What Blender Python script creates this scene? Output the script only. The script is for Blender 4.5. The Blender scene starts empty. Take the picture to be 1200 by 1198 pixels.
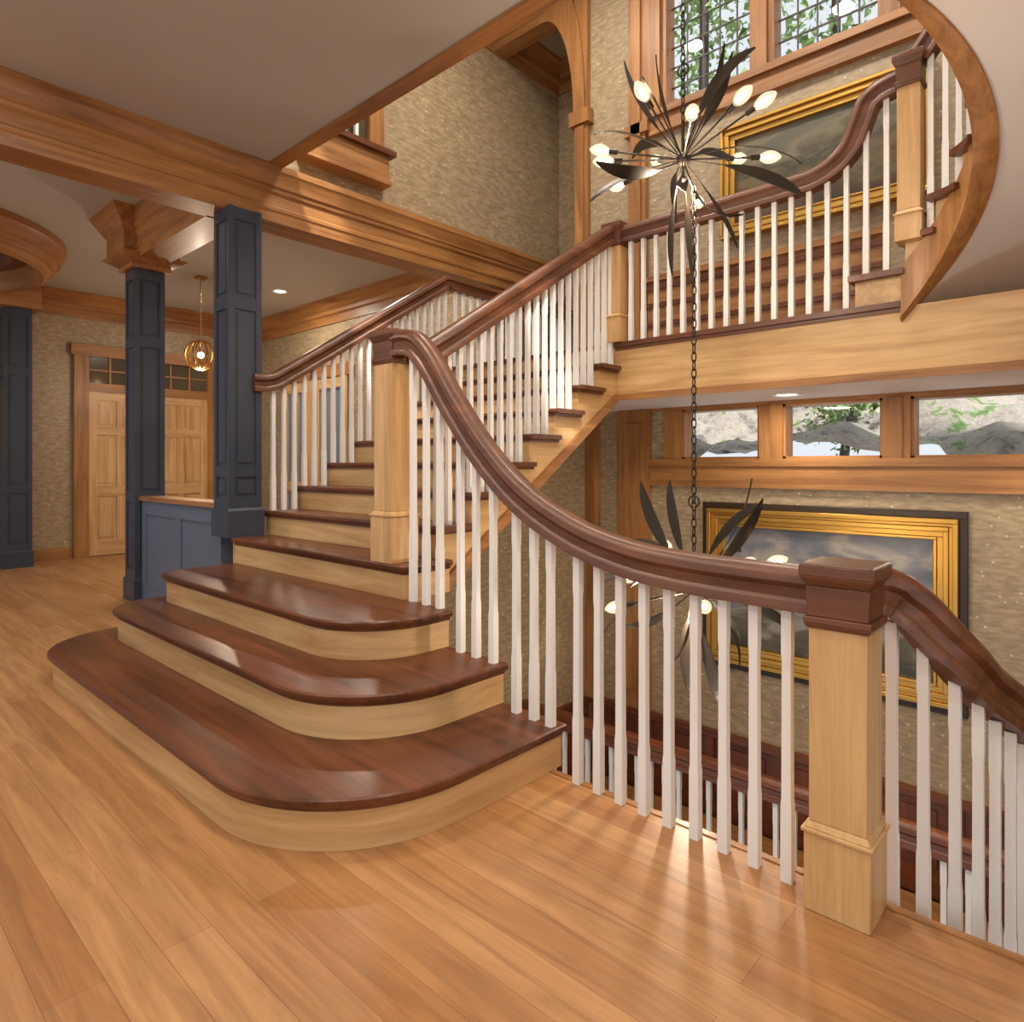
import bpy, bmesh, math, random
from mathutils import Vector, noise
random.seed(7)
S=bpy.context.scene
def srgb(r,g,b):
    def c(v):
        v/=255.0
        return v/12.92 if v<=0.04045 else ((v+0.055)/1.055)**2.4
    return (c(r),c(g),c(b),1)
# ------------------------------------------------------------ materials
M={}
def newmat(name):
    m=bpy.data.materials.new(name); m.use_nodes=True
    nt=m.node_tree; b=nt.nodes['Principled BSDF']
    M[name]=m
    return m,nt,b
def plain(name,col,rough=0.5,metal=0.0,emit=0,spec=None):
    m,nt,b=newmat(name)
    b.inputs['Base Color'].default_value=col
    b.inputs['Roughness'].default_value=rough
    b.inputs['Metallic'].default_value=metal
    if emit:
        b.inputs['Emission Color'].default_value=col
        b.inputs['Emission Strength'].default_value=emit
    n=nt.nodes.new('ShaderNodeTexNoise'); n.inputs['Scale'].default_value=9
    t=nt.nodes.new('ShaderNodeTexCoord'); nt.links.new(t.outputs['Object'],n.inputs['Vector'])
    r=nt.nodes.new('ShaderNodeMapRange'); r.inputs[3].default_value=max(0,rough-0.05); r.inputs[4].default_value=min(1,rough+0.05)
    nt.links.new(n.outputs['Fac'],r.inputs[0]); nt.links.new(r.outputs[0],b.inputs['Roughness'])
    return m
def ramp(nt,stops):
    r=nt.nodes.new('ShaderNodeValToRGB'); e=r.color_ramp.elements
    while len(e)>1: e.remove(e[-1])
    e[0].position=stops[0][0]; e[0].color=stops[0][1]
    for p,c in stops[1:]:
        x=e.new(p); x.color=c
    return r
def wood(name,dark,light,axis='z',rough=0.35,scale=14,coat=0.0):
    m,nt,b=newmat(name)
    t=nt.nodes.new('ShaderNodeTexCoord'); mp=nt.nodes.new('ShaderNodeMapping')
    s=[1,1,1]
    if axis=='h': s=[.07,.07,1]     # grain runs horizontally round curved risers
    else: s['xyz'.index(axis)]=0.07
    mp.inputs['Scale'].default_value=s
    nt.links.new(t.outputs['Object'],mp.inputs['Vector'])
    n=nt.nodes.new('ShaderNodeTexNoise'); n.inputs['Scale'].default_value=scale; n.inputs['Detail'].default_value=8; n.inputs['Roughness'].default_value=0.65; n.inputs['Distortion'].default_value=0.7
    nt.links.new(mp.outputs[0],n.inputs['Vector'])
    n2=nt.nodes.new('ShaderNodeTexNoise'); n2.inputs['Scale'].default_value=1.2; n2.inputs['Detail'].default_value=1
    nt.links.new(t.outputs['Object'],n2.inputs['Vector'])
    mx=nt.nodes.new('ShaderNodeMath'); mx.operation='MULTIPLY_ADD'; mx.inputs[1].default_value=0.25
    nt.links.new(n2.outputs['Fac'],mx.inputs[0])
    m3=nt.nodes.new('ShaderNodeMath'); m3.operation='MULTIPLY'; m3.inputs[1].default_value=0.8
    nt.links.new(n.outputs['Fac'],m3.inputs[0]); nt.links.new(m3.outputs[0],mx.inputs[2])
    r=ramp(nt,[(0.38,dark),(0.66,light)])
    nt.links.new(mx.outputs[0],r.inputs[0]); nt.links.new(r.outputs[0],b.inputs['Base Color'])
    b.inputs['Roughness'].default_value=rough
    b.inputs['Coat Weight'].default_value=coat; b.inputs['Coat Roughness'].default_value=0.2
    bp=nt.nodes.new('ShaderNodeBump'); bp.inputs['Strength'].default_value=0.03
    nt.links.new(n.outputs['Fac'],bp.inputs['Height']); nt.links.new(bp.outputs[0],b.inputs['Normal'])
    return m
for ax in 'xyzh':
    wood('maple_'+ax,srgb(184,138,86),srgb(222,182,126),ax,0.42,14,0.05)
    wood('cherry_trim_'+ax,srgb(130,84,44),srgb(182,128,74),ax,0.42,14,0.05)
    wood('cherry_dark_'+ax,srgb(70,36,18),srgb(120,68,38),ax,0.36,12,0.1)
    wood('handrail_'+ax,srgb(80,46,28),srgb(124,76,50),ax,0.38,12,0.1)
    wood('mahogany_'+ax,srgb(84,42,22),srgb(124,66,36),ax,0.4,12,0.1)
# floor
m,nt,b=newmat('floor_planks')
t=nt.nodes.new('ShaderNodeTexCoord')
br=nt.nodes.new('ShaderNodeTexBrick')
br.inputs['Scale'].default_value=1; br.inputs['Brick Width'].default_value=1.9; br.inputs['Row Height'].default_value=0.135
br.inputs['Mortar Size'].default_value=0.0008; br.inputs['Mortar Smooth'].default_value=0.3
br.offset=0.37; br.inputs['Color1'].default_value=srgb(174,122,74); br.inputs['Color2'].default_value=srgb(194,146,98); br.inputs['Mortar'].default_value=srgb(124,82,48)
nt.links.new(t.outputs['Object'],br.inputs['Vector'])
mp=nt.nodes.new('ShaderNodeMapping'); mp.inputs['Scale'].default_value=(0.07,1,1); nt.links.new(t.outputs['Object'],mp.inputs['Vector'])
n=nt.nodes.new('ShaderNodeTexNoise'); n.inputs['Scale'].default_value=20; n.inputs['Detail'].default_value=8; n.inputs['Distortion'].default_value=1.0; n.inputs['Roughness'].default_value=0.65
nt.links.new(mp.outputs[0],n.inputs['Vector'])
r=ramp(nt,[(0.3,(0.66,0.61,0.56,1)),(0.65,(1.08,1.07,1.05,1))]); nt.links.new(n.outputs['Fac'],r.inputs[0])
mx=nt.nodes.new('ShaderNodeMix'); mx.data_type='RGBA'; mx.blend_type='MULTIPLY'; mx.inputs[0].default_value=1
nt.links.new(br.outputs['Color'],mx.inputs[6]); nt.links.new(r.outputs[0],mx.inputs[7]); nt.links.new(mx.outputs[2],b.inputs['Base Color'])
b.inputs['Roughness'].default_value=0.38
# wallpaper
m,nt,b=newmat('wallpaper')
t=nt.nodes.new('ShaderNodeTexCoord')
v=nt.nodes.new('ShaderNodeTexVoronoi'); v.inputs['Scale'].default_value=17; nt.links.new(t.outputs['Object'],v.inputs['Vector'])
r1=ramp(nt,[(0.08,srgb(226,212,186)),(0.18,srgb(176,154,122))]); nt.links.new(v.outputs['Distance'],r1.inputs[0])
mp=nt.nodes.new('ShaderNodeMapping'); mp.inputs['Scale'].default_value=(.25,.25,1); nt.links.new(t.outputs['Object'],mp.inputs[0])
n=nt.nodes.new('ShaderNodeTexNoise'); n.inputs['Scale'].default_value=42; n.inputs['Detail'].default_value=4
nt.links.new(mp.outputs[0],n.inputs['Vector'])
r2=ramp(nt,[(0.35,(0.70,0.69,0.67,1)),(0.65,(1.08,1.08,1.07,1))]); nt.links.new(n.outputs['Fac'],r2.inputs[0])
mx=nt.nodes.new('ShaderNodeMix'); mx.data_type='RGBA'; mx.blend_type='MULTIPLY'; mx.inputs[0].default_value=1
nt.links.new(r1.outputs[0],mx.inputs[6]); nt.links.new(r2.outputs[0],mx.inputs[7]); nt.links.new(mx.outputs[2],b.inputs['Base Color'])
b.inputs['Roughness'].default_value=0.40
plain('ceiling_paint',srgb(184,180,172),0.8)
plain('white_plaster',srgb(236,232,228),0.8)
plain('baluster_paint',srgb(238,234,228),0.45)
plain('column_paint',srgb(58,64,76),0.36)
plain('panel_paint',srgb(96,106,124),0.45)
plain('blue_wall_paint',srgb(150,162,186),0.6)
plain('dark_bronze',srgb(62,54,46),0.42,0.6)
plain('gold_leaf',srgb(200,154,74),0.36,0.8)
plain('frame_dark',srgb(50,34,22),0.4)
plain('brass',srgb(190,140,70),0.25,0.9)
plain('bulb_glow',(1.0,0.76,0.45,1),0.4,0,16)
plain('lamp_disk',(1.0,0.92,0.8,1),0.4,0,6)
plain('muntin',srgb(70,64,60),0.5)
plain('dark_glass',srgb(84,76,58),0.12)
plain('sky_glass',srgb(120,132,150),0.1)
def clear(name,fac,other):
    m,nt,b=newmat(name)
    for l in list(nt.links): nt.links.remove(l)
    tr=nt.nodes.new('ShaderNodeBsdfTransparent')
    if other=='gloss': gl=nt.nodes.new('ShaderNodeBsdfGlossy'); gl.inputs['Roughness'].default_value=0.02
    else: gl=nt.nodes.new('ShaderNodeEmission'); gl.inputs['Color'].default_value=(1,.84,.60,1); gl.inputs['Strength'].default_value=1.8
    ms=nt.nodes.new('ShaderNodeMixShader'); ms.inputs[0].default_value=fac
    nt.links.new(tr.outputs[0],ms.inputs[1]); nt.links.new(gl.outputs[0],ms.inputs[2]); nt.links.new(ms.outputs[0],nt.nodes['Material Output'].inputs[0])
clear('window_glass',.02,'gloss'); clear('bulb_glass',.35,'emit')
def noisemat(name,stops,scale,rough=0.9,mapz=1,emit=0):
    m,nt,b=newmat(name)
    t=nt.nodes.new('ShaderNodeTexCoord'); mp=nt.nodes.new('ShaderNodeMapping'); mp.inputs['Scale'].default_value=(1,1,mapz)
    nt.links.new(t.outputs['Object'],mp.inputs[0])
    n=nt.nodes.new('ShaderNodeTexNoise'); n.inputs['Scale'].default_value=scale; n.inputs['Detail'].default_value=12; n.inputs['Roughness'].default_value=0.72
    nt.links.new(mp.outputs[0],n.inputs['Vector'])
    r=ramp(nt,stops); nt.links.new(n.outputs['Fac'],r.inputs[0]); nt.links.new(r.outputs[0],b.inputs['Base Color'])
    b.inputs['Roughness'].default_value=rough
    bp=nt.nodes.new('ShaderNodeBump'); bp.inputs['Strength'].default_value=0.8; bp.inputs['Distance'].default_value=0.2
    nt.links.new(n.outputs['Fac'],bp.inputs['Height']); nt.links.new(bp.outputs[0],b.inputs['Normal'])
noisemat('rock',[(0.34,srgb(74,70,70)),(0.41,srgb(150,144,140)),(0.47,srgb(186,178,168)),(0.555,srgb(200,190,180)),(0.58,srgb(130,160,96)),(0.68,srgb(76,118,54))],2.4)
noisemat('foliage',[(0.3,srgb(104,144,76)),(0.5,srgb(164,196,124)),(0.7,srgb(220,236,180))],5)
def painting(name,z0,z1,stops):
    m,nt,b=newmat(name)
    t=nt.nodes.new('ShaderNodeTexCoord'); sp=nt.nodes.new('ShaderNodeSeparateXYZ'); nt.links.new(t.outputs['Object'],sp.inputs[0])
    mr=nt.nodes.new('ShaderNodeMapRange'); mr.inputs[1].default_value=z0; mr.inputs[2].default_value=z1; nt.links.new(sp.outputs[2],mr.inputs[0])
    mp=nt.nodes.new('ShaderNodeMapping'); mp.inputs['Scale'].default_value=(1,1,2.4); nt.links.new(t.outputs['Object'],mp.inputs[0])
    n=nt.nodes.new('ShaderNodeTexNoise'); n.inputs['Scale'].default_value=2.2; n.inputs['Detail'].default_value=8; n.inputs['Distortion'].default_value=0.5
    nt.links.new(mp.outputs[0],n.inputs['Vector'])
    a=nt.nodes.new('ShaderNodeMath'); a.operation='MULTIPLY_ADD'; a.inputs[1].default_value=1.3; nt.links.new(n.outputs['Fac'],a.inputs[0]); nt.links.new(mr.outputs[0],a.inputs[2])
    s=nt.nodes.new('ShaderNodeMath'); s.operation='SUBTRACT'; s.inputs[1].default_value=0.65; nt.links.new(a.outputs[0],s.inputs[0])
    r=ramp(nt,stops); nt.links.new(s.outputs[0],r.inputs[0]); nt.links.new(r.outputs[0],b.inputs['Base Color']); b.inputs['Roughness'].default_value=0.35
painting('painting_sky',-0.3,0.9,[(0.05,srgb(60,52,36)),(0.25,srgb(96,86,64)),(0.36,srgb(142,132,120)),(0.5,srgb(106,106,110)),(0.62,srgb(160,150,138)),(0.8,srgb(108,110,118)),(0.95,srgb(88,92,104))])
painting('painting_landscape',3.2,4.1,[(0.05,srgb(58,42,24)),(0.3,srgb(84,62,34)),(0.45,srgb(110,92,56)),(0.6,srgb(70,62,42)),(0.8,srgb(124,112,84)),(0.95,srgb(96,92,74))])
# ------------------------------------------------------------ mesh builder
class B:
    def __init__(s): s.v=[];s.f=[];s.m=[];s.mats=[]
    def mi(s,m):
        if m not in s.mats: s.mats.append(m)
        return s.mats.index(m)
    def add(s,vs,fs,m):
        o=len(s.v); k=s.mi(m); s.v+= [tuple(v) for v in vs]
        for f in fs: s.f.append([i+o for i in f]); s.m.append(k)
    def box(s,x0,x1,y0,y1,z0,z1,m):
        vs=[(x0,y0,z0),(x1,y0,z0),(x1,y1,z0),(x0,y1,z0),(x0,y0,z1),(x1,y0,z1),(x1,y1,z1),(x0,y1,z1)]
        s.add(vs,[(3,2,1,0),(4,5,6,7),(0,1,5,4),(1,2,6,5),(2,3,7,6),(3,0,4,7)],m)
    def cbox(s,cx,cy,w,z0,z1,m,w2=None,top=None):
        s.loft([[(cx-a,cy-a,z),(cx+a,cy-a,z),(cx+a,cy+a,z),(cx-a,cy+a,z)] for z,a in ((z0,w/2),(z1,(top or w)/2))],m)
    def loft(s,rings,m,cap=True,closed=True):
        n=len(rings[0]); vs=[p for r in rings for p in r]; fs=[]
        for i in range(len(rings)-1):
            for j in range(n if closed else n-1):
                k=(j+1)%n; fs.append((i*n+j,i*n+k,(i+1)*n+k,(i+1)*n+j))
        if cap: fs.append(tuple(range(n-1,-1,-1))); fs.append(tuple(range((len(rings)-1)*n,len(rings)*n)))
        s.add(vs,fs,m)
    def prism(s,poly,axis,a0,a1,m):
        def c(p,a):
            return (p[0],p[1],a) if axis=='z' else ((a,p[0],p[1]) if axis=='x' else (p[0],a,p[1]))
        s.loft([[c(p,a0) for p in poly],[c(p,a1) for p in poly]],m)
    def sweep(s,path,prof,m):
        P=[Vector(p) for p in path]; rings=[]; side=None
        for i,p in enumerate(P):
            t=(P[min(i+1,len(P)-1)]-P[max(i-1,0)]).normalized()
            sd=Vector((t.y,-t.x,0))
            if sd.length<1e-4: sd=side or Vector((0,1,0))
            sd=sd.normalized(); side=sd
            up=sd.cross(t).normalized()
            rings.append([p+sd*a+up*b_ for a,b_ in prof])
        s.loft(rings,m)
    def tube(s,path,r,m,n=8,cap=True):
        P=[Vector(p) for p in path]; rings=[]; ref=None
        for i,p in enumerate(P):
            t=(P[min(i+1,len(P)-1)]-P[max(i-1,0)]).normalized()
            if ref is None: ref=Vector((0,0,1)) if abs(t.z)<0.9 else Vector((1,0,0))
            a=t.cross(ref).normalized(); b_=t.cross(a).normalized()
            rr=r[i] if isinstance(r,(list,tuple)) else r
            rings.append([p+a*math.cos(q*2*math.pi/n)*rr+b_*math.sin(q*2*math.pi/n)*rr for q in range(n)])
        s.loft(rings,m,cap)
    def lathe(s,cx,cy,prof,m,n=48):
        rings=[]
        for i in range(n+1):
            a=2*math.pi*i/n
            rings.append([(cx+r*math.cos(a),cy+r*math.sin(a),z) for r,z in prof])
        s.loft(rings,m,cap=False,closed=True)
    def ball(s,c,r,m,n=10,sx=1,sy=1,sz=1):
        rings=[]
        for i in range(n+1):
            th=math.pi*i/n; rr=max(math.sin(th),0.01)
            rings.append([(c[0]+r*sx*rr*math.cos(2*math.pi*j/12),c[1]+r*sy*rr*math.sin(2*math.pi*j/12),c[2]+r*sz*math.cos(th)) for j in range(12)])
        s.loft(rings,m)
    def done(s,name,ang=35,bevel=0):
        me=bpy.data.meshes.new(name); me.from_pydata(s.v,[],s.f)
        for k in s.mats: me.materials.append(M[k])
        me.polygons.foreach_set('material_index',s.m)
        bm=bmesh.new(); bm.from_mesh(me); bmesh.ops.recalc_face_normals(bm,faces=bm.faces); bm.to_mesh(me); bm.free()
        me.polygons.foreach_set('use_smooth',[True]*len(me.polygons))
        me.set_sharp_from_angle(angle=math.radians(ang))
        o=bpy.data.objects.new(name,me); S.collection.objects.link(o)
        if bevel:
            md=o.modifiers.new('bevel','BEVEL'); md.width=bevel; md.segments=2; md.limit_method='ANGLE'; md.angle_limit=math.radians(50)
        return o
def smooth(pts,n=6):
    P=[Vector(p) for p in pts]; P=[2*P[0]-P[1]]+P+[2*P[-1]-P[-2]]; out=[]
    for i in range(1,len(P)-2):
        for k in range(n):
            t=k/n; a,b_,c,d=P[i-1],P[i],P[i+1],P[i+2]
            out.append(0.5*((2*b_)+(c-a)*t+(2*a-5*b_+4*c-d)*t*t+(3*b_-a-3*c+d)*t**3))
    out.append(P[-2]); return out
R=0.19
RAIL=[(-.018,0),(.018,0),(.034,-.008),(.044,-.025),(.046,-.042),(.038,-.052),(.032,-.058),(.030,-.085),(.036,-.092),(.040,-.1),(.040,-.122),(-.040,-.122),(-.040,-.1),(-.036,-.092),(-.030,-.085),(-.032,-.058),(-.038,-.052),(-.046,-.042),(-.044,-.025),(-.034,-.008)]
RAIL=[(a*1.12,b_*1.14) for a,b_ in RAIL]
def baluster(b,x,y,z0,z1):
    h=z1-z0; 
    lv=[(z0,.0172),(z0+.27*h,.0168),(z0+.30*h,.0148),(z0+.80*h,.0138),(z0+.83*h,.0155),(z1,.0155)]
    b.loft([[(x-a,y-a,z),(x+a,y-a,z),(x+a,y+a,z),(x-a,y+a,z)] for z,a in lv],'baluster_paint')
def newel(b,x,y,z0,z1,w=.155,basew=.178,base=.23):
    b.cbox(x,y,basew,z0,z0+base,'maple_z'); b.cbox(x,y,basew+.014,z0+base,z0+base+.012,'maple_z'); b.cbox(x,y,basew,z0+base+.012,z0+base+.03,'maple_z',top=w)
    b.cbox(x,y,w,z0+base+.03,z1-.19,'maple_z')
    b.cbox(x,y,w+.01,z1-.2,z1-.185,'handrail_x',top=w+.025); b.cbox(x,y,w+.025,z1-.185,z1-.165,'handrail_x')
    b.cbox(x,y,w+.010,z1-.165,z1-.075,'handrail_x',top=w+.014); b.cbox(x,y,w+.014,z1-.075,z1-.045,'handrail_x',top=w+.045)
    b.cbox(x,y,w+.045,z1-.045,z1-.014,'handrail_x'); b.cbox(x,y,w+.045,z1-.014,z1-.008,'handrail_x',top=w+.03)
YW=5.42; ZC=3.73; ZL=2.28; YA=6.55
# ------------------------------------------------------------ floor
b=B()
b.box(-11,4,-4,2.2,-.25,0,'floor_planks'); b.box(-11,-4.0,2.2,5.4,-.25,0,'floor_planks'); b.box(1.32,4,2.2,5.4,-.25,0,'floor_planks')
b.done('floor')
b=B(); b.box(-3.9,1.3,2.2,YW,-2.9,-2.75,'floor_planks'); b.done('floor_basement')
b=B(); b.box(-3.9,1.3,2.185,2.215,-.28,0.004,'cherry_trim_x'); b.done('trim_1')
# ceilings
b=B(); b.box(-11,4,-4,2.66,ZC,ZC+.3,'ceiling_paint'); b.box(-11,-5.3,2.66,5.5,ZC,ZC+.3,'ceiling_paint'); b.done('ceiling')
b=B(); b.box(-5.5,1.7,2.2,5.62,6.3,6.4,'ceiling_paint'); b.box(-5.5,-3.9,5.62,YA+.1,6.3,6.4,'ceiling_paint'); b.done('ceiling_upper')
b=B(); b.box(-5.0,1.59,2.58,2.69,ZC-.02,ZC+.32,'cherry_trim_x'); b.done('trim_2')
# ------------------------------------------------------------ walls
def wallY(name,x0,x1,y0,y1,z0,z1,holes,mat):
    b=B(); zs=sorted(set([z0,z1]+[h[2] for h in holes]+[h[3] for h in holes]))
    for i in range(len(zs)-1):
        a,c=zs[i],zs[i+1]; x=x0
        for h in sorted([h for h in holes if h[2]<=a and h[3]>=c]):
            b.box(x,h[0],y0,y1,a,c,mat); x=h[1]
        b.box(x,x1,y0,y1,a,c,mat)
    return b.done(name)
LW=[(-2.88,-2.18),(-1.99,-1.27),(-1.09,-.37),(-.19,.53)]
UW=[(-3.09,-2.22),(-2.11,-1.26),(-1.15,-.30),(-.19,.66)]
wallY('wall_back',-3.9,1.6,YW,YW+.18,-2.75,6.3,[(a,c,1.36,1.80) for a,c in LW]+[(a,c,4.56,5.75) for a,c in UW],'wallpaper')
b=B(); b.box(-5.35,-5.2,2.66,YA,ZC,6.3,'wallpaper'); b.box(-5.35,-5.2,5.5,YA,1.8,ZC,'wallpaper'); b.done('wall_left_upper')
b=B(); b.box(-5.35,-3.9,YA,YA+.1,1.8,6.3,'wallpaper'); b.box(-4.0,-3.9,YW+.18,YA,1.8,6.3,'wallpaper'); b.done('wall_alcove')
b=B(); b.prism([(2.2,-2.75),(YW,-2.75),(YW,1.82),(4.55,1.82),(2.35,.32),(2.2,0)],'x',-4.0,-3.9,'wallpaper'); b.done('wall_stairwell_left')
b=B(); b.box(1.3,1.45,2.2,YW,-2.75,-.26,'wallpaper'); b.box(1.6,1.75,2.2,YW+.18,0,6.3,'wallpaper'); b.done('wall_right')
b=B(); b.box(-11,-10.85,1.2,5.5,0,ZC,'wallpaper'); b.box(-11,-10.84,-4,1.2,0,ZC,'blue_wall_paint'); b.box(-10.85,-10.83,1.2,2.68,0,.16,'cherry_trim_y'); b.box(-10.85,-10.83,4.71,5.4,0,.16,'cherry_trim_y'); b.box(-10.84,-10.82,-4,1.2,0,.16,'cherry_trim_y')
b.done('wall_left')
b=B(); b.box(-11,-5.3,5.4,5.5,0,ZC,'wallpaper'); b.done('wall_hall_back')
# crowns
CR=[(0,-.34),(.02,-.34),(.02,-.22),(.05,-.2),(.05,-.15),(.14,-.05),(.16,-.04),(.16,0),(0,0)]
b=B(); b.prism([(-10.84+p,ZC+q) for p,q in CR],'y',-4,5.4,'cherry_trim_y'); b.done('trim_3')
b=B(); b.prism([(5.4-p,ZC+q) for p,q in CR],'x',-10.84,-5.3,'cherry_trim_x'); b.done('trim_4')
b=B(); b.prism([(YA-p,6.3+q) for p,q in CR],'x',-5.2,-4.0,'cherry_trim_x'); b.prism([(-5.2+p,6.3+q) for p,q in CR],'y',2.66,YA,'cherry_trim_y'); b.prism([(YW-p,6.3+q) for p,q in CR],'x',-3.4,1.6,'cherry_trim_x'); b.done('trim_5')
# beams
def beamprof(c): 
    h=[(.14,3.28),(.14,3.36),(.152,3.375),(.152,3.40),(.138,3.415),(.138,3.50),(.155,3.52),(.155,3.55),(.168,3.56),(.168,3.60),(.185,3.65),(.19,3.67),(.20,3.68),(.20,ZC)]
    return [(c+a,z) for a,z in h]+[(c-a,z) for a,z in reversed(h)]
b=B(); b.prism(beamprof(-5.19),'y',-4,YA,'cherry_trim_y'); b.done('trim_6')
b=B(); b.prism([(p,z) for p,z in beamprof(2.36)],'x',-7.35,-5.3,'cherry_trim_x')
b.cbox(-7.07,2.36,.36,3.2,3.24,'cherry_trim_x'); b.cbox(-7.07,2.36,.36,3.24,3.31,'cherry_trim_x',top=.6)
b.cbox(-7.12,2.36,.5,3.312,3.52,'cherry_trim_x'); b.cbox(-7.12,2.36,.5,3.52,ZC-.001,'cherry_trim_x',top=.75); b.done('trim_7')
# ceiling ring
b=B()
b.lathe(-9.12,.58,[(1.28,ZC),(1.28,3.50),(1.32,3.40),(1.36,3.38),(1.40,3.40),(1.42,3.46),(1.46,3.47),(1.48,3.54),(1.52,3.55),(1.54,3.62),(1.57,3.66),(1.57,ZC)],'cherry_trim_h',64)
b.lathe(-9.12,.58,[(1.0,ZC),(1.0,3.6),(1.08,3.56),(1.2,3.58),(1.24,ZC)],'mahogany_h',64)
b.done('ceiling_medallion_ring',30)
# ------------------------------------------------------------ columns
def column(name,cx,cy,z0,z1,w,rails):
    b=B(); c=w-.03; b.cbox(cx,cy,c,z0,z1,'column_paint')
    b.cbox(cx,cy,w+.03,z0,z0+.2,'column_paint'); b.cbox(cx,cy,w+.03,z0+.2,z0+.22,'column_paint',top=w)
    h=w/2; s=.045
    for sx in (-1,1):
        for sy in (-1,1):
            x0,x1=sorted((cx+sx*h,cx+sx*(h-s))); y0,y1=sorted((cy+sy*h,cy+sy*(h-s)))
            b.box(x0,x1,y0,y1,z0+.2,z1-.001,'column_paint')
    for a,c2 in rails:
        b.box(cx-h+s-.002,cx+h-s+.002,cy-h+.001,cy+h-.001,a,c2,'column_paint'); b.box(cx-h+.001,cx+h-.001,cy-h+s-.002,cy+h-s+.002,a+.001,c2-.001,'column_paint')
    zz=sorted([q for r in rails for q in r])
    for i in range(1,len(zz)-1,2):
        a,c2=zz[i]+.03,zz[i+1]-.03
        if c2-a>.08:
            q=h-s-.025
            b.box(cx-q,cx+q,cy-h+.006,cy+h-.006,a,c2,'column_paint'); b.box(cx-h+.006,cx+h-.006,cy-q,cy+q,a,c2,'column_paint')
    b.done(name)
column('column',-5.07,2.36,.76,3.28,.26,[(.96,1.06),(1.22,1.30),(2.5,2.6),(3.18,3.275)])
column('column',-7.07,2.36,0,3.2,.27,[(.2,.3),(.95,1.05),(2.45,2.55),(3.1,3.195)])
column('column',-10.45,1.95,0,3.31,.30,[(.2,.3),(.95,1.05),(2.45,2.55),(3.2,3.305)])
b=B(); b.box(-10.84,-10.2,1.72,2.18,3.31,ZC,'cherry_trim_y'); b.box(-10.84,-10.15,1.68,2.22,3.6,ZC-.002,'cherry_trim_y'); b.done('trim_14')
# half wall
b=B()
b.box(-6.93,-5.2,2.3,2.42,0,.97,'panel_paint'); b.box(-6.93,-5.2,2.285,2.3,0,.14,'panel_paint'); b.box(-6.93,-5.2,2.285,2.3,.84,.97,'panel_paint')
for x in (-6.93,-6.1,-5.3): b.box(x,x+.1,2.285,2.3,.14,.84,'panel_paint')
b.box(-6.95,-5.2,2.26,2.46,.97,1.01,'cherry_trim_x'); b.done('wall_half')
# ------------------------------------------------------------ stair
def outline(x0,x1,y0,y1,rl,rr,o):
    x0-=o;x1+=o;y0-=o; rl=max(rl+o,.01);rr=max(rr+o,.01); P=[(x0,y1)]
    for i in range(13):
        a=math.pi+math.pi/2*i/12; P.append((x0+rl+rl*math.cos(a),y0+rl+rl*math.sin(a)))
    for i in range(21):
        a=1.5*math.pi+math.pi/2*i/20; P.append((x1-rr+rr*math.cos(a),y0+rr+rr*math.sin(a)))
    P.append((x1,y1)); return P
b=B()
steps=[(-5.08,-1.79,1.05,2.27,.48,.62),(-4.98,-2.14,1.415,2.275,.3,.5),(-4.88,-2.53,1.73,2.28,.12,.4),(-4.93,-2.88,2.27,2.6,.02,.03)]
for i,(x0,x1,y0,y1,rl,rr) in enumerate(steps):
    z=R*(i+1); zb=R*i
    b.loft([[(p[0],p[1],zz) for p in outline(x0,x1,y0,y1,rl,rr,0)] for zz in (zb,z-.03)],'maple_h')
    lv=[(z-.055,0.002),(z-.05,.008),(z-.035,.012),(z-.032,.024),(z-.022,.03),(z-.008,.03),(z-.001,.024),(z,.02)]
    b.loft([[(p[0],p[1],zz) for p in outline(x0,x1,y0,y1,rl,rr,o)] for zz,o in lv],'cherry_dark_x')
D=.273; Y5=2.54
ny=lambda n: Y5+D*(n-5)
poly=[(2.3,.40),(2.3,.73)]
for n in range(5,12):
    poly+=[(ny(n)+.03,R*(n-1)-.03),(ny(n)+.03,R*n-.03)]
poly+=[(ny(12)-.01,R*11-.03),(ny(12)-.01,1.84),(4.42,1.84)]
b.prism(poly,'x',-5.02,-2.95,'maple_h')
b.prism([(2.3,.34),(2.3,.42),(4.42,1.87),(4.44,1.87),(4.44,1.81),(4.42,1.80)],'x',-2.97,-2.925,'cherry_trim_y')
for n in range(5,12):
    z=R*n; y0=ny(n); y1=min(ny(n+1)+.05,4.435)
    b.prism([(y0+.006,z-.032),(y0,z-.02),(y0+.003,z-.006),(y0+.01,z),(y1,z),(y1,z-.032)],'x',-5.02,-2.895,'cherry_dark_x')
    b.box(-5.02,-2.92,y0+.015,y1,z-.05,z-.032,'cherry_dark_x')
b.done('staircase')
# landing
b=B()
b.box(-5.2,1.59,4.45,YW-.001,1.85,ZL-.03,'maple_h'); b.box(-5.19,-4.07,YW,YA-.01,1.85,ZL-.03,'maple_x')
b.box(-5.2,1.59,4.46,YW-.002,1.83,1.85,'white_plaster')
b.box(-5.2,-.95,4.42,YW-.001,ZL-.035,ZL,'cherry_dark_x'); b.box(-5.19,-4.07,YW,YA-.01,ZL-.035,ZL-.001,'cherry_dark_x')
b.box(-2.95,-.95,4.435,4.45,ZL-.06,ZL-.035,'cherry_dark_x')
b.box(-2.95,1.59,4.43,4.45,1.82,1.87,'cherry_trim_x'); b.box(-2.95,1.59,4.437,4.45,1.87,1.89,'maple_x')
b.done('stair_landing')
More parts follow.
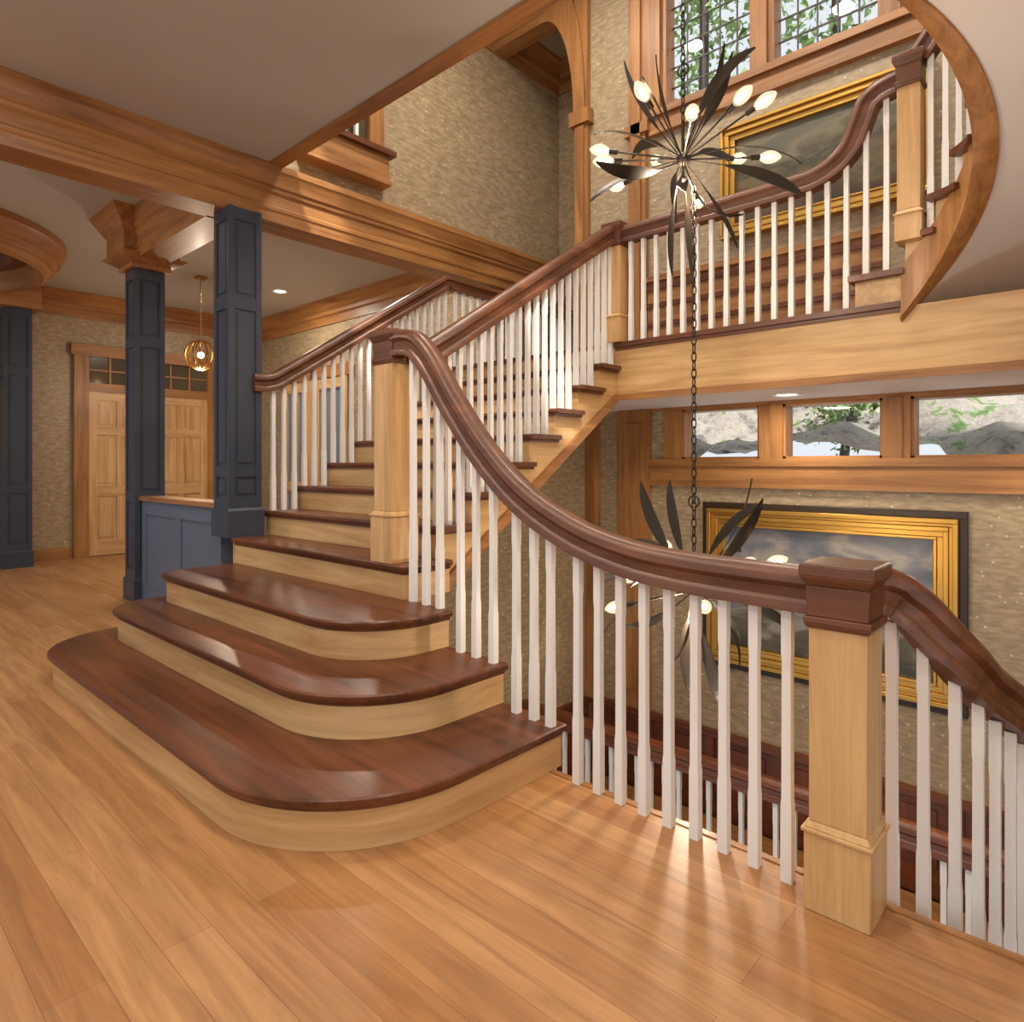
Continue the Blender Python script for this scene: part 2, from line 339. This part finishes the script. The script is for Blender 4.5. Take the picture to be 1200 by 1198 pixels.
# ---- upper winder stair
CX,CY,RI,RO=-.925,4.02,.43,1.45; TA=22; SL=R/TA
def cl(p): return (min(p[0],1.58),max(2.72,min(YW-.005,p[1])))
b=B()
b.box(-1.2,-.93,4.45,YW-.06,ZL,ZL+.16,'maple_y'); b.box(-1.23,-.93,4.40,YW-.06,ZL+.155,ZL+.19,'cherry_dark_y')
def arc(r,a0,a1,n=8):
    return [cl((CX+r*math.cos(math.radians(a0+(a1-a0)*i/n)),CY+r*math.sin(math.radians(a0+(a1-a0)*i/n)))) for i in range(n+1)]
for i in range(9):
    a0=92-TA*i; a1=a0-TA-4; z=ZL+.38+R*i
    b.prism(arc(RI,a0-1.5,a1)+arc(RO,a1,a0-1.5),'z',z-.19,z-.03,'maple_h')
    b.prism(arc(RI-.06,a0+2,a1)+arc(RO,a1,a0+1),'z',z-.035,z,'cherry_dark_x')
zb=lambda a: 2.20+SL*(90-a)
rs=[];rr_=[]
for i in range(49):
    a=93-(93+108)*i/48; q=math.radians(a); c,s_=math.cos(q),math.sin(q); z=zb(a)
    rs.append([(CX+r*c,CY+r*s_,z+dz) for r,dz in ((RI-.05,0),(RI+.0,-.02),(RI+.06,0),(RI+.06,.30),(RI-.03,.30),(RI-.03,.05),(RI-.05,.04))])
    rr_.append([cl((CX+r*c,CY+r*s_))+(z+dz,) for r,dz in ((RI+.06,.02),(RO+.0,.02),(RO+.0,.06),(RI+.06,.06))])
b.loft(rs,'cherry_trim_z'); b.loft(rr_,'white_plaster')
b.done('winder_staircase')
# ------------------------------------------------------------ main balustrade
yl=lambda x: 2.11+(-.6-x)*.078
mp_=[(-2.98,2.055),(-2.86,2.05),(-2.74,2.01),(-2.61,1.90),(-2.5,1.77),(-2.4,1.65),(-2.17,1.41),(-1.915,1.216),(-1.62,1.083),(-1.365,1.022),(-1.143,1.002),(-.918,.998),(-.66,.998)]
path=smooth([(x,yl(x),z) for x,z in mp_],5)
b=B(); b.sweep(path,RAIL,'handrail_x')
def zat(x):
    for i in range(len(path)-1):
        if path[i].x<=x<=path[i+1].x:
            t=(x-path[i].x)/max(1e-6,path[i+1].x-path[i].x); 
            sl=(path[i+1].z-path[i].z)/max(1e-6,path[i+1].x-path[i].x)
            return path[i].z+(path[i+1].z-path[i].z)*t, sl
    return path[-1].z,0
def bal(x,z0):
    z,sl=zat(x); baluster(b,x,yl(x),z0,z-.13*math.sqrt(1+sl*sl))
for k in range(9): bal(-1.64+.109*k,0)
for x in (-2.008,-1.895,-1.795): bal(x,R)
for x in (-2.41,-2.29,-2.165): bal(x,2*R)
for x in (-2.82,-2.70,-2.58): bal(x,3*R)
def flight(x,y0,zs,y1,ze,treads,extra=None):
    sl=(ze-zs)/(y1-y0)
    p=[(x,y0-.14,zs-.01),(x,y0-.02,zs+.0),(x,y0+.12,zs+.12*sl),(x,(y0+y1)/2,(zs+ze)/2),(x,y1-.12,ze-.12*sl),(x,y1+.03,ze+.01)]
    if extra: p+=extra
    b.sweep(smooth(p,5),RAIL,'handrail_y')
    for n in range(5,12):
        for k in range(3):
            y=ny(n)+.05+k*D/3
            if y<y0-.05: continue
            baluster(b,x,y,R*n,zs+sl*(y-y0)-.145)
flight(-2.98,2.50,2.03,4.36,3.20,1)
b.done('stair_railing',40)
b=B(); flight(-4.95,2.56,2.03,4.38,3.19,1,[(-4.95,4.7,3.2),(-4.95,YA-.02,3.2)])
y=4.55
while y<YA-.05: baluster(b,-4.95,y,ZL,3.08); y+=.11
b.done('stair_railing',40)
b=B(); newel(b,-.597,2.115,0,1.03,.158,.18); b.done('newel_post',bevel=.003)
b=B(); newel(b,-3.06,2.34,.76,2.08,.165,.195,.26); b.done('newel_post',bevel=.003)
b=B(); newel(b,-2.96,4.47,ZL,3.24,.14,.17,.2); b.done('newel_post',bevel=.003)
b=B(); newel(b,-.9,4.45,2.62,3.72,.12,.14,.15); b.done('newel_post',bevel=.003)
# landing railing with gooseneck
b=B()
g=[(-2.9,3.2),(-2.2,3.2),(-1.6,3.21),(-1.42,3.23),(-1.3,3.31),(-1.24,3.44),(-1.19,3.56),(-1.1,3.63),(-.98,3.66),(-.9,3.67)]
gp=smooth([(x,4.46,z) for x,z in g],5); b.sweep(gp,RAIL,'handrail_x')
x=-2.82
while x<-1.0:
    zz=min(gp,key=lambda p:abs(p.x-x)).z
    baluster(b,x,4.46,ZL if x<-1.2 else ZL+.19,zz-.13); x+=.112
sp=[]
for i in range(22):
    a=88-190*i/21; q=math.radians(a); sp.append((CX+(RI+.01)*math.cos(q),CY+(RI+.01)*math.sin(q),ZL+.38+1.0+SL*(90-a)+.06))
b.sweep(sp,RAIL,'handrail_x')
for i in range(9):
    for k in range(2):
        a=84-TA*i-TA/2*k; q=math.radians(a); z=ZL+.38+R*i
        baluster(b,CX+(RI+.01)*math.cos(q),CY+(RI+.01)*math.sin(q),z,ZL+.38+1.0+SL*(90-a)-.06)
b.done('landing_railing',40)
# ------------------------------------------------------------ down stair
b=B()
for i in range(1,9):
    z=-R*i; y0=2.22+.26*(i-1)
    b.box(-.12,1.295,y0,y0+.30,z-.035,z,'cherry_dark_x'); b.box(-.12,1.295,y0+.0,y0+.26,z-.26,z-.03,'maple_x')
b.box(-3.86,1.295,4.28,YW-.075,-1.9,-1.71,'cherry_trim_x')
b.done('basement_staircase')
b=B()
pp=[(-.58,2.18,1.0),(-.52,2.24,1.0),(-.46,2.28,.975),(-.40,2.31,.915),(-.335,2.37,.81),(-.29,2.48,.705),(-.25,2.6,.63),(-.22,2.72,.55),(-.19,2.88,.44),(-.17,3.05,.32),(-.16,3.4,.06),(-.15,4.2,-.53)]
sp=smooth(pp,8); b.sweep(sp,RAIL,'handrail_x')
b.sweep([Vector((p.x,p.y,p.z-.98)) for p in sp[30:]],[(-.02,0),(.02,0),(.02,-.32),(-.02,-.32)],'cherry_trim_x')
acc=.05; last=sp[6]
for p in sp[6:]:
    acc+=math.hypot(p.x-last.x,p.y-last.y); last=p
    if acc>.08: baluster(b,p.x,p.y,p.z-1.05,p.z-.16); acc=0
b.done('basement_stair_railing',40)
b=B()
b.sweep([(-3.8,4.3,-.72),(-2,4.3,-.72),(-.2,4.3,-.72)],RAIL,'mahogany_x')
x=-3.7
while x<-.2: baluster(b,x,4.3,-1.71,-.85); x+=.115
b.box(-3.85,-.15,4.23,4.279,-1.76,-1.69,'mahogany_x')
b.done('basement_railing')
WT=-1.0
b=B()
b.box(-3.85,1.29,YW-.03,YW-.001,-1.71,WT,'mahogany_x'); b.box(-3.85,1.29,YW-.07,YW-.001,WT-.03,WT+.02,'mahogany_x'); b.box(-3.85,1.29,YW-.05,YW-.001,-1.71,-1.58,'mahogany_x')
x=-3.85
while x<1.2:
    b.box(x,x+.08,YW-.05,YW-.03,-1.58,WT-.03,'mahogany_z'); b.box(x+.16,min(x+.52,1.28),YW-.045,YW-.03,-1.5,WT-.1,'mahogany_z'); x+=.6
b.box(-3.899,-3.87,2.25,YW-.07,-1.71,WT,'mahogany_y'); b.box(-3.899,-3.86,2.25,YW-.07,WT-.03,WT+.02,'mahogany_y')
b.done('wainscot_basement')
b=B()
b.box(-3.23,-1.24,YW-.03,YW-.001,ZL,3.02,'cherry_trim_x'); b.box(-3.23,-1.24,YW-.06,YW-.001,3.0,3.05,'cherry_trim_x')
for z in (2.42,2.6,2.78,2.94): b.box(-3.23,-1.24,YW-.045,YW-.03,z-.02,z+.02,'mahogany_x')
b.done('wainscot_landing')
# pilasters
b=B()
b.box(-3.42,-3.24,YW-.06,YW,ZL,6.0,'cherry_trim_z'); b.box(-3.38,-3.28,YW-.09,YW-.06,ZL+.2,5.9,'cherry_trim_z'); b.box(-3.45,-3.2,YW-.09,YW,4.4,4.5,'cherry_trim_z'); b.done('trim_8')
b=B()
b.box(-4.06,-3.9,YW-.06,YW+.18,ZL,6.2,'cherry_trim_z'); b.box(-4.03,-3.93,YW-.09,YW-.06,ZL+.15,4.7,'cherry_trim_z'); b.box(-4.1,-3.86,YW-.1,YW+.18,4.72,4.86,'cherry_trim_z')
inn=[];out=[]
for i in range(13):
    a=math.pi/2*i/12; inn.append((-4.06-.40*(1-math.cos(a)),4.86+1.1*math.sin(a))); out.append((-3.92-.32*(1-math.cos(a)),4.86+1.35*math.sin(a)))
for y0,y1 in ((YW-.08,YW+.16),): 
    b.loft([[(p[0],y0,p[1]),(q[0],y0,q[1]),(q[0],y1,q[1]),(p[0],y1,p[1])] for p,q in zip(inn,out)],'cherry_trim_z')
b.box(-5.2,-4.25,YW-.06,YW+.14,5.98,6.2,'cherry_trim_x')
b.done('trim_9')
b=B()
b.box(-3.899,-3.78,YW-.1,YW,-.98,1.83,'cherry_trim_z'); b.box(-3.55,-3.2,YW-.05,YW,-.98,1.83,'cherry_trim_z'); b.box(-3.48,-3.28,YW-.07,YW-.05,-.8,1.7,'cherry_trim_z'); b.done('trim_10')
# windows
def window(name,x0,x1,z0,z1,cols,rows,f=.045):
    b=B(); y0=YW-.02; y1=YW+.14
    b.box(x0,x0+f,y0,y1,z0,z1,'cherry_trim_z'); b.box(x1-f,x1,y0,y1,z0,z1,'cherry_trim_z'); b.box(x0,x1,y0,y1,z0,z0+f,'cherry_trim_x'); b.box(x0,x1,y0,y1,z1-f,z1,'cherry_trim_x')
    b.box(x0+f,x1-f,YW+.09,YW+.095,z0+f,z1-f,'window_glass')
    for i in range(1,cols): 
        x=x0+f+(x1-x0-2*f)*i/cols; b.box(x-.006,x+.006,YW+.087,YW+.098,z0+f,z1-f,'muntin')
    for i in range(1,rows):
        z=z0+f+(z1-z0-2*f)*i/rows; b.box(x0+f,x1-f,YW+.086,YW+.099,z-.006,z+.006,'muntin')
    b.done(name)
k=1
for a,c in LW: window('window_%d'%k,a,c,1.36,1.80,1,1,.02); k+=1
for a,c in UW: window('window_%d'%k,a,c,4.56,5.75,5,6); k+=1
b=B()
b.box(-3.2,1.3,YW-.06,YW,1.30,1.36,'cherry_trim_x'); b.box(-3.2,1.3,YW-.035,YW,1.16,1.30,'cherry_trim_x'); b.box(-3.2,1.3,YW-.05,YW,1.12,1.16,'cherry_trim_x'); b.box(-3.2,1.3,YW-.03,YW,1.80,1.83,'cherry_trim_x')
for i in range(3):
    b.box(LW[i][1],LW[i+1][0],YW-.04,YW,1.36,1.80,'cherry_trim_z')
    b.box(LW[i][1]+.05,LW[i+1][0]-.05,YW-.05,YW-.04,1.36,1.80,'cherry_trim_z')
b.box(-3.05,-2.88,YW-.04,YW,1.36,1.80,'cherry_trim_z')
b.done('trim_11')
b=B()
b.box(-3.22,.8,YW-.09,YW,4.50,4.56,'cherry_trim_x'); b.box(-3.2,.8,YW-.05,YW,4.38,4.50,'cherry_trim_x'); b.box(-3.2,.8,YW-.06,YW,4.35,4.385,'cherry_trim_x')
for i in range(3): b.box(UW[i][1],UW[i+1][0],YW-.06,YW,4.56,5.75,'cherry_trim_z')
b.box(-3.24,-3.09,YW-.06,YW,4.56,5.75,'cherry_trim_z'); b.box(-3.24,.8,YW-.06,YW,5.75,5.9,'cherry_trim_x')
b.done('trim_12')
# paintings
def picture(x0,x1,z0,z1,can,fw,dark):
    b=B(); y=YW-.002
    def ring(o0,o1,d1,m):
        b.box(x0+o0,x1-o0,y-d1,y,z1-o1,z1-o0,m); b.box(x0+o0,x1-o0,y-d1,y,z0+o0,z0+o1,m)
        b.box(x0+o0,x0+o1,y-d1+.0005,y,z0+o1,z1-o1,m); b.box(x1-o1,x1-o0,y-d1+.0005,y,z0+o1,z1-o1,m)
    if dark: ring(-.05,0.0,.05,'frame_dark')
    ring(0,fw*.22,.085,'gold_leaf'); ring(fw*.22,fw*.38,.06,'gold_leaf'); ring(fw*.38,fw*.6,.07,'gold_leaf'); ring(fw*.6,fw*.86,.045,'gold_leaf'); ring(fw*.86,fw,.055,'gold_leaf')
    b.box(x0+fw*.9,x1-fw*.9,y-.02,y,z0+fw*.9,z1-fw*.9,can)
    b.done('framed_painting',bevel=.004)
picture(-2.62,-.80,-.36,.94,'painting_sky',.15,True)
picture(-2.50,-.95,3.22,4.16,'painting_landscape',.12,False)
# ledge/opening on upper left wall
b=B()
b.box(-5.199,-5.05,2.95,3.8,3.97,4.2,'cherry_trim_y'); b.box(-5.199,-5.0,2.9,3.85,4.2,4.25,'cherry_dark_y'); b.box(-5.199,-5.03,2.93,3.82,3.93,3.97,'cherry_trim_y')
b.box(-5.199,-5.1,3.62,3.78,4.25,5.6,'cherry_trim_z'); b.box(-5.199,-5.17,2.95,3.62,4.25,5.5,'dark_glass')
for i in range(5): baluster(b,-5.12,3.0+.12*i,4.25,5.0)
b.box(-5.16,-5.08,2.7,3.62,5.0,5.08,'handrail_y'); b.box(-5.199,-5.1,2.7,3.62,5.5,5.6,'cherry_trim_y')
b.done('interior_balcony')
# ------------------------------------------------------------ doors on left wall
def panel_leaf(b,x,y0,y1,z0,z1):
    b.box(x-.018,x+.01,y0,y1,z0,z1,'maple_z'); w=y1-y0; st=.11
    b.box(x,x+.03,y0,y0+st,z0,z1,'maple_z'); b.box(x,x+.03,y1-st,y1,z0,z1,'maple_z'); b.box(x,x+.028,(y0+y1)/2-.05,(y0+y1)/2+.05,z0,z1,'maple_z')
    for a,c in ((z0,z0+.22),(z0+.85,z0+1.0),(z1-.62,z1-.5),(z1-.12,z1)): b.box(x,x+.029,y0+st,y1-st,a,c,'maple_y')
    for a,c in ((z0+.26,z0+.81),(z0+1.04,z1-.66),(z1-.46,z1-.16)):
        for p,q in ((y0+st+.03,(y0+y1)/2-.08),((y0+y1)/2+.08,y1-st-.03)): b.box(x,x+.022,p,q,a,c,'maple_z')
X=-10.83
for i,(p,q) in enumerate(((2.86,3.69),(3.70,4.53))):
    b=B(); panel_leaf(b,X,p,q,0.01,2.36)
    b.ball((X+.07,(q-.07 if i==0 else p+.07),1.0),.03,'brass'); b.done('door_%d'%(i+1))
b=B()
b.box(X-.01,X+.06,2.68,2.86,0,2.86,'cherry_trim_z'); b.box(X-.01,X+.06,4.53,4.71,0,2.86,'cherry_trim_z'); b.box(X-.01,X+.05,2.86,4.53,2.36,2.48,'cherry_trim_y'); b.box(X-.01,X+.08,2.64,4.75,2.86,3.02,'cherry_trim_y')
b.box(X-.01,X+.01,2.86,4.53,2.48,2.86,'dark_glass')
for i in range(0,7): b.box(X,X+.03,2.86+i*.278-.012,2.86+i*.278+.012,2.48,2.86,'cherry_trim_z')
b.box(X,X+.028,2.86,4.53,2.66,2.68,'cherry_trim_y')
b.done('trim_13')
for i,(p,q) in enumerate(((-9.9,-9.05),(-8.95,-8.1),(-7.4,-6.5))):
    b=B(); y=5.4
    b.box(p,q,y-.02,y-.001,0.01,2.5,'sky_glass')
    for c in (p,q-.12): b.box(c,c+.12,y-.05,y-.02,0,2.6,'maple_z')
    for c in (0.01,.9,2.44): b.box(p+.12,q-.12,y-.048,y-.02,c,c+.15,'maple_x')
    b.box((p+q)/2-.015,(p+q)/2+.015,y-.04,y-.02,0.16,2.44,'maple_z')
    b.box(p-.1,q+.1,y-.06,y-.001,2.6,2.78,'cherry_trim_x')
    b.done('door_%d'%(i+3))
b=B()
b.box(-10.83,-10.79,1.2,1.72,1.55,2.3,'gold_leaf'); b.box(-10.79,-10.785,1.26,1.66,1.61,2.24,'painting_landscape'); b.done('framed_painting')
# ------------------------------------------------------------ chandeliers
def leaf(b,c,az,el,L,bend,wid,roll):
    n=16; p=Vector(c); rings=[]
    for i in range(n+1):
        t=i/n; e=el+bend*t*t; az2=az+.35*t*t*(1 if roll>0 else -1)
        d=Vector((math.cos(az2)*math.cos(e),math.sin(az2)*math.cos(e),math.sin(e)))
        if i: p=p+d*(L/n)
        sd=Vector((-math.sin(az2),math.cos(az2),0)); up=sd.cross(d)
        s2=(sd*math.cos(roll)+up*math.sin(roll)); u2=s2.cross(d)
        w=.004 if t<.34 else .004+wid*math.sin(math.pi*min(1,(t-.34)/.66))**.75
        rings.append([p+s2*w,p+u2*.004,p-s2*w,p-u2*.004])
    b.loft(rings,'dark_bronze')
def chandelier(c,ztop,seed):
    rnd=random.Random(seed); b=B(); c=Vector(c)
    b.ball(c,.038,'dark_bronze'); b.tube([c+Vector((0,0,-.09)),c+Vector((0,0,.2))],.009,'dark_bronze')
    b.ball(c+Vector((0,0,-.1)),.018,'dark_bronze')
    nb=11
    for i in range(nb):
        az=2*math.pi*i/nb+.15; el=[.42,.02,.25,-.14][i%4]; d=Vector((math.cos(az)*math.cos(el),math.sin(az)*math.cos(el),math.sin(el)))
        b.tube([c,c+d*.40],.005,'dark_bronze',6); b.tube([c+d*.345,c+d*.39],.014,'dark_bronze',8)
        a=d.cross(Vector((0,0,1))).normalized(); u=a.cross(d)
        for mat,rm,s0,ln in (('bulb_glow',.012,.395,.080),('bulb_glass',.032,.388,.112)):
            rings=[]
            for k2 in range(11):
                t=k2/10; r_=max(rm*math.sin(math.pi*(.06+.91*t))**.7,.003); pc=c+d*(s0+ln*t)
                rings.append([pc+a*math.cos(w*math.pi/6)*r_+u*math.sin(w*math.pi/6)*r_ for w in range(12)])
            b.loft(rings,mat)
    els=[1.2,.35,-.9,.75,-.15,.55,-1.1,.95,-.55,.15]
    for i in range(20):
        az=2*math.pi*i/20*3+rnd.uniform(-.12,.12)
        el=els[i%10]
        bend=(-1.1 if el<.6 else .45)*rnd.choice([1,.8,.6]) if i%3 else (.9 if el<0 else -.9)
        leaf(b,c,az,el,rnd.uniform(.52,.66),bend,rnd.uniform(.020,.031),rnd.choice([-1,1])*rnd.uniform(.2,1.3))
    z=c.z+.2; i=0
    while z<ztop:
        o=[]
        for k2 in range(11):
            a=2*math.pi*k2/10; dx=.012*math.cos(a); dz=.028*math.sin(a)
            o.append(c+Vector((dx if i%2 else 0,0 if i%2 else dx,z-c.z+.02+dz)))
        b.tube(o,.0038,'dark_bronze',5,False); z+=.043; i+=1
    rr=c+Vector((0,0,.46)); b.tube([rr+Vector((.03*math.cos(a),0,.03*math.sin(a))) for a in [2*math.pi*k2/14 for k2 in range(15)]],.005,'dark_bronze',6,False)
    if ztop>6: b.cbox(c.x,c.y,.14,6.26,6.3,'dark_bronze')
    return b
b=chandelier((-1.65,3.1,2.88),6.25,3); b.done('chandelier',50)
b=chandelier((-1.62,3.16,.66),2.74,5); b.done('chandelier',50)
b=B(); pc=Vector((-8.69,3.56,2.72))
b.ball(pc,.04,'bulb_glow')
for i in range(7):
    th=math.pi*i/7; ring=[pc+Vector((.19*math.cos(a)*math.cos(th),.19*math.cos(a)*math.sin(th),.19*math.sin(a))) for a in [2*math.pi*j/20 for j in range(21)]]
    b.tube(ring,.008,'brass',5,False)
b.tube([pc+Vector((0,0,.19)),Vector((pc.x,pc.y,ZC))],.008,'brass'); b.cbox(pc.x,pc.y,.12,ZC-.03,ZC,'brass')
b.done('pendant_light',50)
# ------------------------------------------------------------ exterior
b=B(); n=110; rings=[]
rnd=random.Random(2)
for j in range(n+1):
    y=6.75+12*j/n; row=[]
    for i in range(n+1):
        x=-14+22*i/n; z=1.0+.45*(y-6.6)+.9*noise.noise(Vector((x*.5,y*.5,0)))+.6*abs(noise.noise(Vector((x*1.2,y*1.2,3))))+.25*abs(noise.noise(Vector((x*3,y*3,5))))
        row.append((x,y,z))
    rings.append(row)
b.loft(rings,'rock',cap=False,closed=False); b.done('rocky_hillside',80)
def tree(x,y,z,r,h,N=420):
    b=B(); b.tube([(x,y,z-.4),(x+.1,y,z+h)],[.16*min(1,r),.08*min(1,r)],'frame_dark')
    for i in range(N):
        a=rnd.uniform(0,6.28); e=rnd.uniform(-1,1); rr=r*rnd.uniform(.3,1)
        c=(x+rr*math.cos(a)*math.sqrt(1-e*e),y+rr*math.sin(a)*math.sqrt(1-e*e),z+h+rr*e*1.4); s_=rnd.uniform(.05,.17)*min(1,r)
        q=[Vector((rnd.uniform(-1,1),rnd.uniform(-1,1),rnd.uniform(-1,1)))*s_+Vector(c) for _ in range(4)]
        b.add(q,[(0,1,2),(0,2,3),(0,1,3)],'foliage')
    b.done('tree',80)
for x,y,z,r,h,N in ((-8.5,15,4.5,3.2,8,1500),(-4.5,15,4.6,3.4,8,1500),(-1.5,13.5,4,3.0,8,1200),(-10.5,16,5,3.2,6,500),(-6.5,13,3.6,2.6,9.5,1200),(1.5,14,4,2.5,8,400)): tree(x,y,z,r,h,N)
for x,y,z,r in ((-3.0,8.8,2.0,.5),(-2.3,8.0,1.6,.4),(-4.2,9.8,2.4,.7)):
    tree(x,y,z,r,.35,420)
# ------------------------------------------------------------ lights
def can(x,y,z,e,name='recessed_or_fill_light',size=.22,col=(1,.91,.79)):  # can with disk lamp; most are added fill, one soffit can is real
    b=B(); b.lathe(x,y,[(.075,z-.001),(.095,z-.012),(.10,z-.001)],'white_plaster',24); b.loft([[(x+.07*math.cos(a),y+.07*math.sin(a),zz) for a in [k*math.pi/8 for k in range(16)]] for zz in (z-.006,z-.001)],'lamp_disk')
    o=b.done(name)
    l=bpy.data.lights.new('lamp','AREA'); l.shape='DISK'; l.size=size; l.energy=e; l.color=col
    lo=bpy.data.objects.new('lamp',l); S.collection.objects.link(lo); lo.location=(x,y,z-.03); lo.parent=o
for x,y in ((-1.0,-.6),(-3.2,-.4),(.9,.6),(-1.3,1.25),(-6.4,.4),(-3.3,1.0),(1.5,-1.5),(-5.5,-1.5),(-8.6,4.6)): can(x,y,ZC,25)  # added fill lamps in can form for floor, steps and hall
can(-6.0,4.3,ZC,27)  # added fill for the back of the hall
for x,y,e in ((-2.2,3.3,60),(-3.7,3.8,52),(-.4,3.6,55)): can(x,y,6.3,e)  # unseen cans added to brighten the upper stairwell
for x,y in ((-1.79,4.93),(-.1,4.93)): can(x,y,1.83,12)  # first is the real soffit spot, second is added to light the wall
for c,e in (((-1.65,3.1,2.72),30),((-1.62,3.16,.5),32),((-8.69,3.56,2.45),36)):
    l=bpy.data.lights.new('glow','POINT'); l.energy=e; l.color=(1,.82,.62); l.shadow_soft_size=.05
    o=bpy.data.objects.new('chandelier_bulb_light',l); S.collection.objects.link(o); o.location=c
l=bpy.data.lights.new('sun','SUN'); l.energy=6; l.angle=.05; l.color=(1,.97,.92)
o=bpy.data.objects.new('sun',l); S.collection.objects.link(o); o.rotation_euler=Vector((.5,-.35,.9)).to_track_quat('Z','Y').to_euler()
w=bpy.data.worlds.new('world'); S.world=w; w.use_nodes=True
bg=w.node_tree.nodes['Background']; bg.inputs[0].default_value=(.88,.94,1,1); bg.inputs[1].default_value=.95
# camera
cd=bpy.data.cameras.new('camera'); cam=bpy.data.objects.new('camera',cd); S.collection.objects.link(cam); S.camera=cam
cam.location=(0,0,1.31); cam.rotation_euler=(math.pi/2,0,math.radians(42.52)); cd.sensor_width=36; cd.lens=36*775/1200; cd.shift_y=-.045; cd.clip_start=.05
S.view_settings.view_transform='Standard'
